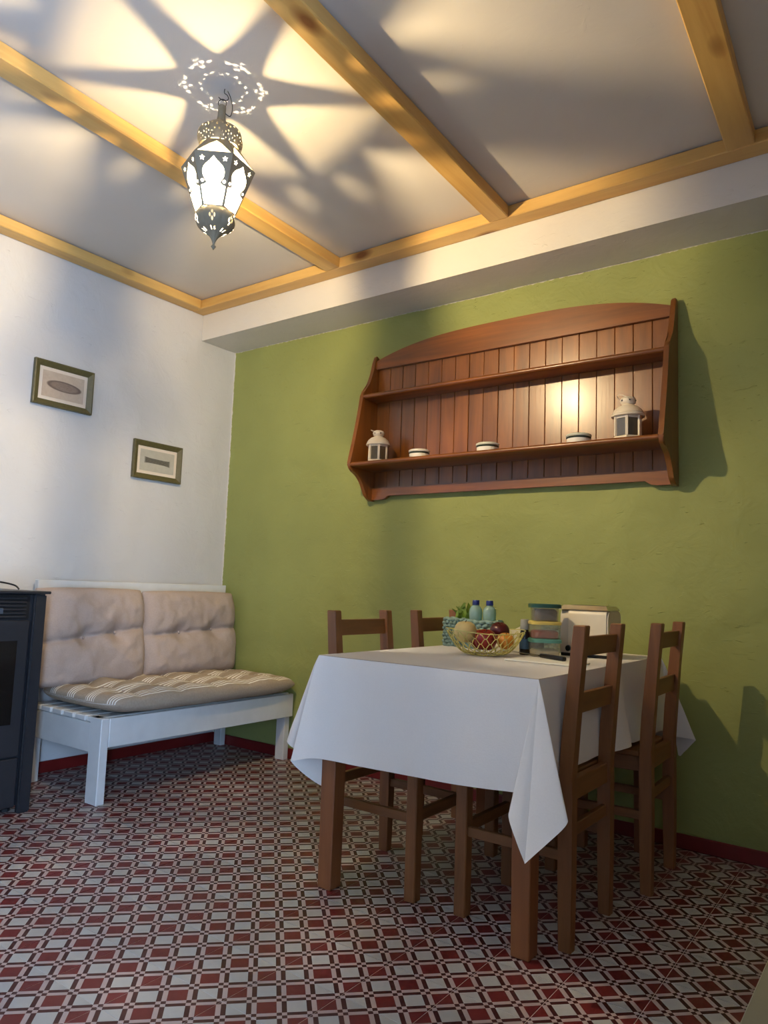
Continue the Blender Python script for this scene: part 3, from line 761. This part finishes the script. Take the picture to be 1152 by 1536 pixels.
def pierced(prof, nseg, slits, lobes=.05):
    """lathe of prof [(r,z)], finely sampled; drop the faces inside slits [(theta, v, half_theta, half_v)] (v: 0..1 along the profile)"""
    P = catmull([(r, z, 0) for r, z in prof], 12); bm = bmesh.new(); rows = []
    for p in P:
        rows.append([bm.verts.new((max(.002, p.x) * (1 + lobes * (abs(math.cos(3 * t)) - .5)) * math.cos(t), max(.002, p.x) * (1 + lobes * (abs(math.cos(3 * t)) - .5)) * math.sin(t), p.y - Z0)) for t in [2 * PI * i / nseg for i in range(nseg)]])
    m = len(rows) - 1
    for j in range(m):
        for i in range(nseg):
            t = 2 * PI * (i + .5) / nseg; v = (j + .5) / m
            hit = False
            for (a, b_, ha, hb) in slits:
                dt = (t - a + PI) % (2 * PI) - PI
                if (dt / ha) ** 2 + ((v - b_) / hb) ** 2 < 1: hit = True; break
            if not hit: bm.faces.new((rows[j][i], rows[j][(i + 1) % nseg], rows[j + 1][(i + 1) % nseg], rows[j + 1][i]))
    return bm
sl = []
for k in range(6):                      # clusters of small petal slits on every lobe
    a = k * PI / 3 + PI / 6
    for da, v, ha, hv in ((.10, .055, .022, .018), (-.10, .055, .022, .018), (.36, .07, .025, .014), (-.36, .07, .025, .014), (.22, .10, .02, .018), (-.22, .10, .02, .018), (0, .16, .030, .022), (.13, .19, .028, .02), (-.13, .19, .028, .02), (0, .24, .032, .024), (.30, .17, .035, .014), (-.30, .17, .035, .014), (.43, .22, .03, .018), (-.43, .22, .03, .018),
                          (.09, .36, .03, .03), (-.09, .36, .03, .03), (0, .44, .036, .028), (.28, .40, .04, .02), (-.28, .40, .04, .02), (.52, .34, .03, .03), (.18, .58, .06, .018), (-.18, .58, .06, .018), (.52, .62, .07, .016)):
        sl.append((a + da, v, ha, hv))
obj('dome', pierced([(.068, 2.497), (.075, 2.515), (.077, 2.535), (.070, 2.556), (.052, 2.573), (.030, 2.585), (.018, 2.598), (.0145, 2.610)], 300, sl, .08), 'lamp_metal', la, smooth='all')
sl = []
for k in range(6):
    a = k * PI / 3
    for da, v, ha, hv in ((0, .22, .05, .05), (.11, .30, .045, .05), (-.11, .30, .045, .05), (0, .38, .05, .05), (.16, .56, .06, .045), (-.16, .56, .06, .045)):
        sl.append((a + da, v, ha, hv))
obj('bottom_cap', pierced([(.060, 2.258), (.066, 2.244), (.067, 2.230), (.060, 2.214), (.044, 2.199), (.026, 2.187), (.014, 2.174), (.007, 2.160), (.004, 2.150)], 240, sl, .08), 'lamp_metal', la, smooth='all')
obj('finial', lathe([(0, 2.151 - Z0), (.004, 2.151 - Z0), (.004, 2.147 - Z0), (.009, 2.141 - Z0), (.004, 2.134 - Z0), (0, 0)], 12), 'lamp_metal', la, smooth=30)
obj('neck', lathe([(.0145, 2.608 - Z0), (.0135, 2.63 - Z0), (.0135, 2.655 - Z0), (.011, 2.659 - Z0), (0, 2.66 - Z0)], 20), 'lamp_metal', la, smooth=40)
ring = [(0, .014 * math.cos(t), 2.668 - Z0 + .016 * math.sin(t)) for t in [2 * PI * i / 20 for i in range(20)]]
obj('hanging_ring', tube(ring, .0017, 6, closed=True), 'wire', la, smooth='all')
BZ = 2.345
bu = obj('bulb', lathe([(0, BZ - .021 - Z0), (.011, BZ - .018 - Z0), (.019, BZ - .009 - Z0), (.021, BZ - Z0), (.019, BZ + .009 - Z0), (.012, BZ + .02 - Z0), (.008, BZ + .028 - Z0)], 14), 'bulb_glass', la, smooth='all')
obj('filament', lathe([(0, BZ - .010 - Z0), (.007, BZ - .007 - Z0), (.010, BZ - Z0), (.007, BZ + .007 - Z0), (0, BZ + .010 - Z0)], 10), 'bulb', bu, smooth='all')
obj('bulb_socket', lathe([(0, BZ + .0285 - Z0), (.012, BZ + .0285 - Z0), (.013, BZ + .06 - Z0), (.008, BZ + .07 - Z0), (.004, BZ + .075 - Z0), (.003, 2.60 - Z0), (0, 2.60 - Z0)], 12), 'stove_dark', la, smooth=40)
obj('flex', tube(catmull([(.003, .012, 2.63 - Z0), (.004, .03, 2.62 - Z0), (.004, .036, 2.65 - Z0), (.0, .028, 2.69 - Z0), (.002, .016, CZ - .01 - Z0)], 6), .0016, 5), 'wire', la, smooth='all')
hk = [(LX + .004, LY + .003, CZ - .002), (LX + .004, LY + .003, 2.708), (LX + .012, LY + .009, 2.700), (LX + .016, LY + .012, 2.686), (LX + .006, LY + .005, 2.679), (LX - .004, LY - .003, 2.683), (LX - .012, LY - .009, 2.692)]
tag(obj('ceiling_hook', tube(catmull(hk, 6), .0016, 6), 'wire', smooth='all'), 'bent wire hook in the ceiling holding the lantern', 'hook')

# ------------------------------------------------------------------ things on the table
def wbowl(loc):
    t = empty('fruit_bowl', loc, label='yellow-green wire fruit bowl with open looped mesh', cat='bowl')
    prof_ = [(.055, .003), (.075, .006), (.093, .016), (.108, .03), (.121, .047), (.133, .066), (.144, .086)]
    bm = bmesh.new(); nw = 22
    for k in range(len(prof_) - 1):
        (ra, za), (rb_, zb_) = prof_[k], prof_[k + 1]
        pts = []
        for i in range(nw * 6):
            th = 2 * PI * i / (nw * 6); s = .5 + .62 * math.sin(nw * th + k * PI)
            pts.append(((ra + (rb_ - ra) * s) * math.cos(th), (ra + (rb_ - ra) * s) * math.sin(th), za + (zb_ - za) * s))
        tube(pts, .0017, 4, bm, closed=True)
    obj('wire_mesh', bm, 'yw', t, smooth='all')
    obj('rim_wire', tube([(.147 * math.cos(a), .147 * math.sin(a), .09 + .006 * math.sin(2 * a)) for a in [2 * PI * i / 48 for i in range(48)]], .0018, 5, closed=True), 'yw', t, smooth='all')
    obj('base_ring', tube([(.055 * math.cos(a), .055 * math.sin(a), .002) for a in [2 * PI * i / 32 for i in range(32)]], .002, 5, closed=True), 'yw', t, smooth='all')
BO = Vector((2.305, -.735, TT)); wbowl(BO)
RV, VV = Vector((.807, .59, 0)), Vector((.59, -.807, 0))      # across and towards the room's entrance
def bowlpt(a, b_, z): return BO + RV * a + VV * b_ + Vector((0, 0, z))
def fruit(name, mat, r, loc, label, cat, sq=.9, group='fruit in the wire bowl', tilt=.3, stem=True):
    pr = [(0, -r * sq * .86), (r * .3, -r * sq * .93), (r * .66, -r * sq * .78), (r * .93, -r * sq * .35), (r, r * sq * .08), (r * .9, r * sq * .55), (r * .6, r * sq * .88), (r * .25, r * sq * .95), (0, r * sq * .82)]
    P = [(max(0, p.x), p.y) for p in catmull([(a, b_, 0) for a, b_ in pr], 3)]; P[0] = (0, P[0][1]); P[-1] = (0, P[-1][1])
    o = obj(name, lathe(P, 20), mat, smooth='all', loc=loc); o.rotation_euler = (tilt, tilt * .6, 0)
    tag(o, label, cat, group)
    if stem: obj('stem', tube([(0, 0, r * sq * .80), (.001, 0, r * sq * .98), (.003, .001, r * sq * 1.12)], .0016, 5), 'stem', o)
    return o
fruit('onion', 'onion', .042, bowlpt(-.076, .008, .082), 'pale yellow onion in the wire bowl', 'onion', .95, tilt=.1)
fruit('apple', 'apple', .041, bowlpt(-.005, .046, .058), 'bright red apple at the front of the wire bowl', 'apple', .9)
fruit('apple', 'apple', .040, bowlpt(-.012, -.045, .052), 'red apple at the back of the wire bowl behind the bright one', 'apple', .9)
fruit('plum', 'plum', .037, bowlpt(.06, -.048, .085), 'dark red plum on top of the fruit', 'plum', .92)
fruit('tangerine', 'orange', .033, bowlpt(.07, .03, .055), 'orange tangerine beside the red apple in the wire bowl', 'orange', .86)

def woven(name, loc, w, d, h, rows, label, rot=0.0, flare=1.0, lean=0):
    t = empty(name, loc, rot, label=label, cat='basket', group='teal woven baskets on the table')
    for k in range(rows):
        z = h * (k + .5) / rows; f = 1 + (flare - 1) * k / max(1, rows - 1); pts = []
        for i in range(64):
            a = 2 * PI * i / 64; cx_, sy_ = math.cos(a), math.sin(a); q = (abs(cx_) ** 5 + abs(sy_) ** 5) ** -.2
            wob = .0045 * math.sin(i * PI / 2.0 + k * PI) ; pts.append(((w / 2 + wob) * f * cx_ * q, (d / 2 + wob) * f * sy_ * q, z + .002 * math.sin(a * 7 + k * 1.3)))
        obj('woven_strand', tube(pts, h / rows * .62, 5, closed=True), 'teal', t, smooth='all')
    obj('basket_floor', Bx(-w / 2 + .004, w / 2 - .004, -d / 2 + .004, d / 2 - .004, .001, .005), 'teal', t)
    return t
woven('woven_basket', (2.006, -.44, TT), .082, .085, .118, 9, 'square teal woven basket holding green leaves', .1)
woven('woven_basket', (2.142, -.455, TT), .122, .10, .115, 8, 'teal woven basket holding two water bottles', .1, 1.06)
woven('woven_basket', (2.40, -.30, TT), .09, .09, .105, 8, 'teal woven basket tucked behind the stacked food tubs', .1)
def bottle(loc, label):
    t = empty('water_bottle', loc, label=label, cat='bottle', group='small water bottles')
    obj('bottle_body', lathe([(0, .0), (.020, .0), (.026, .006), (.026, .05), (.0245, .056), (.026, .062), (.026, .11), (.0275, .125), (.0278, .142), (.0255, .155), (.019, .165), (.0135, .169), (.0125, .172), (0, .172)], 24), 'pet', t, smooth=40)
    obj('neck_ring', lathe([(0, .1722), (.0155, .1722), (.0155, .175), (0, .175)], 18), 'cap_blue', t)
    obj('cap', lathe([(0, .1752), (.0148, .1752), (.0148, .190), (.0135, .192), (0, .192)], 18), 'cap_blue', t, smooth=40)
bottle((2.112, -.465, TT + .0055), 'blue-capped water bottle in the teal basket, on the leaf side')
bottle((2.170, -.452, TT + .0055), 'blue-capped water bottle in the teal basket, on the napkin side')
hb = empty('herb_bunch', (2.034, -.44, TT + .0055), label='bunch of fresh green leaves in the teal basket', cat='herbs')
for i in range(16):
    a = random.uniform(0, 2 * PI); tl = random.uniform(.1, .55); L = random.uniform(.055, .08); z = random.uniform(.10, .125)
    bm = bmesh.new(); g = []
    for q in range(5):
        s = q / 4; wl = .017 * math.sin(PI * (s * .9 + .08)) + .001
        g.append([bm.verts.new((sgn * wl, .001 * abs(sgn), L * s) if False else (sgn * wl, -.35 * L * s * s + .004 * abs(sgn), L * s)) for sgn in (-1, 0, 1)])
    for q in range(4):
        for w_ in range(2): bm.faces.new((g[q][w_], g[q][w_ + 1], g[q + 1][w_ + 1], g[q + 1][w_]))
    o = obj('leaf', bm, 'leaf', hb, smooth='all'); o.location = (random.uniform(-.012, .03), random.uniform(-.02, .02), z - .02); o.rotation_euler = (tl * math.cos(a), tl * math.sin(a), a)
obj('stalks', tube([(0, 0, 0), (.002, 0, .05), (.008, 0, .09)], .008, 6), 'leaf', hb)
# napkin
bm = bmesh.new(); g = []
for i in range(13):
    g.append([])
    for j in range(7):
        u, v = i / 12 - .5, j / 6 - .5
        g[i].append(bm.verts.new((u * .10, v * .03 + .006 * math.sin(u * 9), (v + .5) * .085 + .09 * (.012 * math.cos(u * 14)) + .0 + .016 * (2 * u) ** 2 * (v + .5))))
for i in range(12):
    for j in range(6): bm.faces.new((g[i][j], g[i + 1][j], g[i + 1][j + 1], g[i][j + 1]))
bmesh.ops.solidify(bm, geom=list(bm.faces), thickness=.004)
for v in bm.verts: v.co.z = max(v.co.z, .0005)
o = obj('napkin', bm, 'napkin', smooth='all', loc=(2.290, -.52, TT)); o.rotation_euler.z = .55
tag(o, 'folded white napkin standing behind the fruit bowl', 'napkin')
t = empty('pepper_grinder', (2.388, -.575, TT), label='small dark bottle with grey cap beside the fruit bowl', cat='bottle')
obj('body', lathe([(0, 0), (.018, 0), (.019, .004), (.019, .075), (.016, .085), (.0145, .095), (0, .095)], 20), 'pepper', t, smooth=40)
obj('band_label', lathe([(.0193, .022), (.0194, .06)], 20), 'label', t, smooth='all')
obj('cap', lathe([(0, .0952), (.0165, .0952), (.017, .098), (.0165, .131), (.014, .134), (0, .134)], 20), 'pepper_cap', t, smooth=40)
o = obj('brown_box', Bx(-.035, .035, -.022, .022, 0, .085, bev=.003), 'boxb', loc=(2.395, -.505, TT)); o.rotation_euler.z = .6
tag(o, 'small brown box behind the dark bottle', 'box')
# stacked tubs
def rsq(w, z, n=40, p=4.5):
    pts = []
    for i in range(n):
        a = 2 * PI * i / n; c_, s_ = math.cos(a), math.sin(a); q = (abs(c_) ** p + abs(s_) ** p) ** (-1 / p)
        pts.append((w / 2 * c_ * q, w / 2 * s_ * q, z))
    return pts
def loft(rings, bm=None, cap0=True, cap1=True):
    bm = bm or bmesh.new(); R_ = [[bm.verts.new(p) for p in r] for r in rings]; n_ = len(R_[0])
    for a, b_ in zip(R_, R_[1:]):
        for i in range(n_): bm.faces.new((a[i], a[(i + 1) % n_], b_[(i + 1) % n_], b_[i]))
    if cap0: bm.faces.new(R_[0])
    if cap1: bm.faces.new(R_[-1][::-1])
    return bm
def tub(z, wb_, wt_, h, lid, wl, hl, food, fh, label):
    t = empty('food_container', (2.462, -.56, z), .6, label=label, cat='container', group='stacked food containers')
    obj('tub', loft([rsq(wb_ - .006, 0), rsq(wb_, .004), rsq(wt_, h)], cap1=False), 'clear', t, smooth=40)
    obj('food', loft([rsq(wb_ - .01, .0025), rsq(wb_ - .007, fh * .8), rsq(wb_ - .02, fh)]), food, t, smooth=40)
    obj('lid', loft([rsq(wt_ - .002, h + .0003), rsq(wl, h + .0006), rsq(wl, h + hl * .8), rsq(wl - .006, h + hl), ]), lid, t, smooth=40)
    return z + h + hl + .0004
z = tub(TT, .108, .114, .052, 'lid_teal', .120, .014, 'rice', .026, 'clear food tub with teal lid at the bottom of the stack')
z = tub(z, .104, .112, .052, 'lid_yellow', .118, .012, 'redfood', .03, 'clear food tub with yellow lid in the middle of the stack')
z = tub(z, .096, .100, .050, 'lid_green', .116, .015, 'foil', .046, 'clear food tub with dark green lid on top of the stack')
# toaster
t = empty('toaster', (2.572, -.385, TT), .0, label='cream toaster with shiny metal top at the far end of the table', cat='toaster')
def rprof(w, h, r, z0=.012):
    return [(-w / 2, z0)] + [(-w / 2 + r - r * math.cos(a), h - r + r * math.sin(a)) for a in [PI / 2 * i / 6 for i in range(7)]] + [(w / 2 - r + r * math.sin(a), h - r + r * math.cos(a)) for a in [PI / 2 * i / 6 for i in range(7)]] + [(w / 2, z0)]
t.scale = (.9, 1, 1)
obj('housing', prism(rprof(.150, .178, .02), 'X', -.062, .103), 'cream', t, smooth=40)
for x0, x1 in ((-.105, -.0625), (.1035, .110)):
    bm = prism(rprof(.144, .176, .03), 'X', x0, x1)
    if x0 < 0:
        for v in bm.verts:
            if v.co.x < -.1: v.co.y *= .82
    obj('end_cap', bm, 'cream2', t, smooth=40)
tp = obj('metal_top', loft([[(-.108, -.073, .1765), (.109, -.073, .1785), (.109, .073, .1785), (-.108, .073, .1765)], [(-.092, -.056, .1945), (.094, -.056, .1945), (.094, .056, .1945), (-.092, .056, .1945)]]), 'chrome', t)
for y in (-.022, .022): obj('slot', Bx(-.07, .072, y - .012, y + .012, .1946, .1955), 'stove_dark', tp)
obj('base', Bx(-.10, .105, -.068, .068, .0, .0118, bev=.003), 'black', t)
lv = obj('lever', Bx(-.119, -.1055, -.014, .014, .09, .102, bev=.002), 'black', t)
obj('browning_dial', lathe([(0, 0), (.012, 0), (.011, .008), (0, .008)], 16), 'black', t, loc=(-.06, -.0755, .03)).rotation_euler = (PI / 2, 0, 0)
# board and knife
o = obj('cutting_board', Bx(-.125, .125, -.075, .075, 0, .006, bev=.002), 'napkin', loc=(2.575, -.79, TT)); o.rotation_euler.z = -.02
tag(o, 'thin white cutting board lying on the tablecloth', 'board')
kn = empty('knife', (2.575, -.735, TT + .0062), -.5, label='black-handled kitchen knife lying on the white board', cat='knife')
obj('handle', Bx(-.07, .06, -.010, .010, .0, .015, bev=.005, seg=2), 'black', kn, smooth=40)
obj('blade', prism([(-.071, -.012), (-.071, .010), (-.24, .010), (-.285, .004), (-.25, -.010)], 'Z', .0055, .0075), 'steel', kn)
for x in (-.045, 0, .04): obj('rivet', lathe([(0, .0152), (.003, .0152), (.003, .0149)], 8), 'steel', kn, loc=(x, 0, 0))

# ------------------------------------------------------------------ low cabinet at the edge of the view
t = empty('low_cabinet', (3.68, -1.9, 0), label='olive-grey low cabinet along the right wall, only its top corner showing', cat='cabinet')
obj('cabinet_top', Bx(3.415 - 3.68, 3.945 - 3.68, -2.6 + 1.9, -1.2 + 1.9, .43, .45, bev=.002), 'cab', t)
obj('cabinet_body', Bx(3.435 - 3.68, 3.945 - 3.68, -2.58 + 1.9, -1.22 + 1.9, .0, .4295), 'cab', t)
for y in (-2.57, -1.895): 
    d = obj('cabinet_door', Bx(3.42 - 3.68, 3.4345 - 3.68, y + 1.9, y + .665 + 1.9, .03, .425, bev=.002), 'cab', t)
    obj('knob', lathe([(0, 0), (.01, 0), (.012, .012), (0, .016)], 12), 'steel', d, loc=(3.42 - 3.68, y + 1.9 + .33, .25)).rotation_euler = (0, -PI / 2, 0)
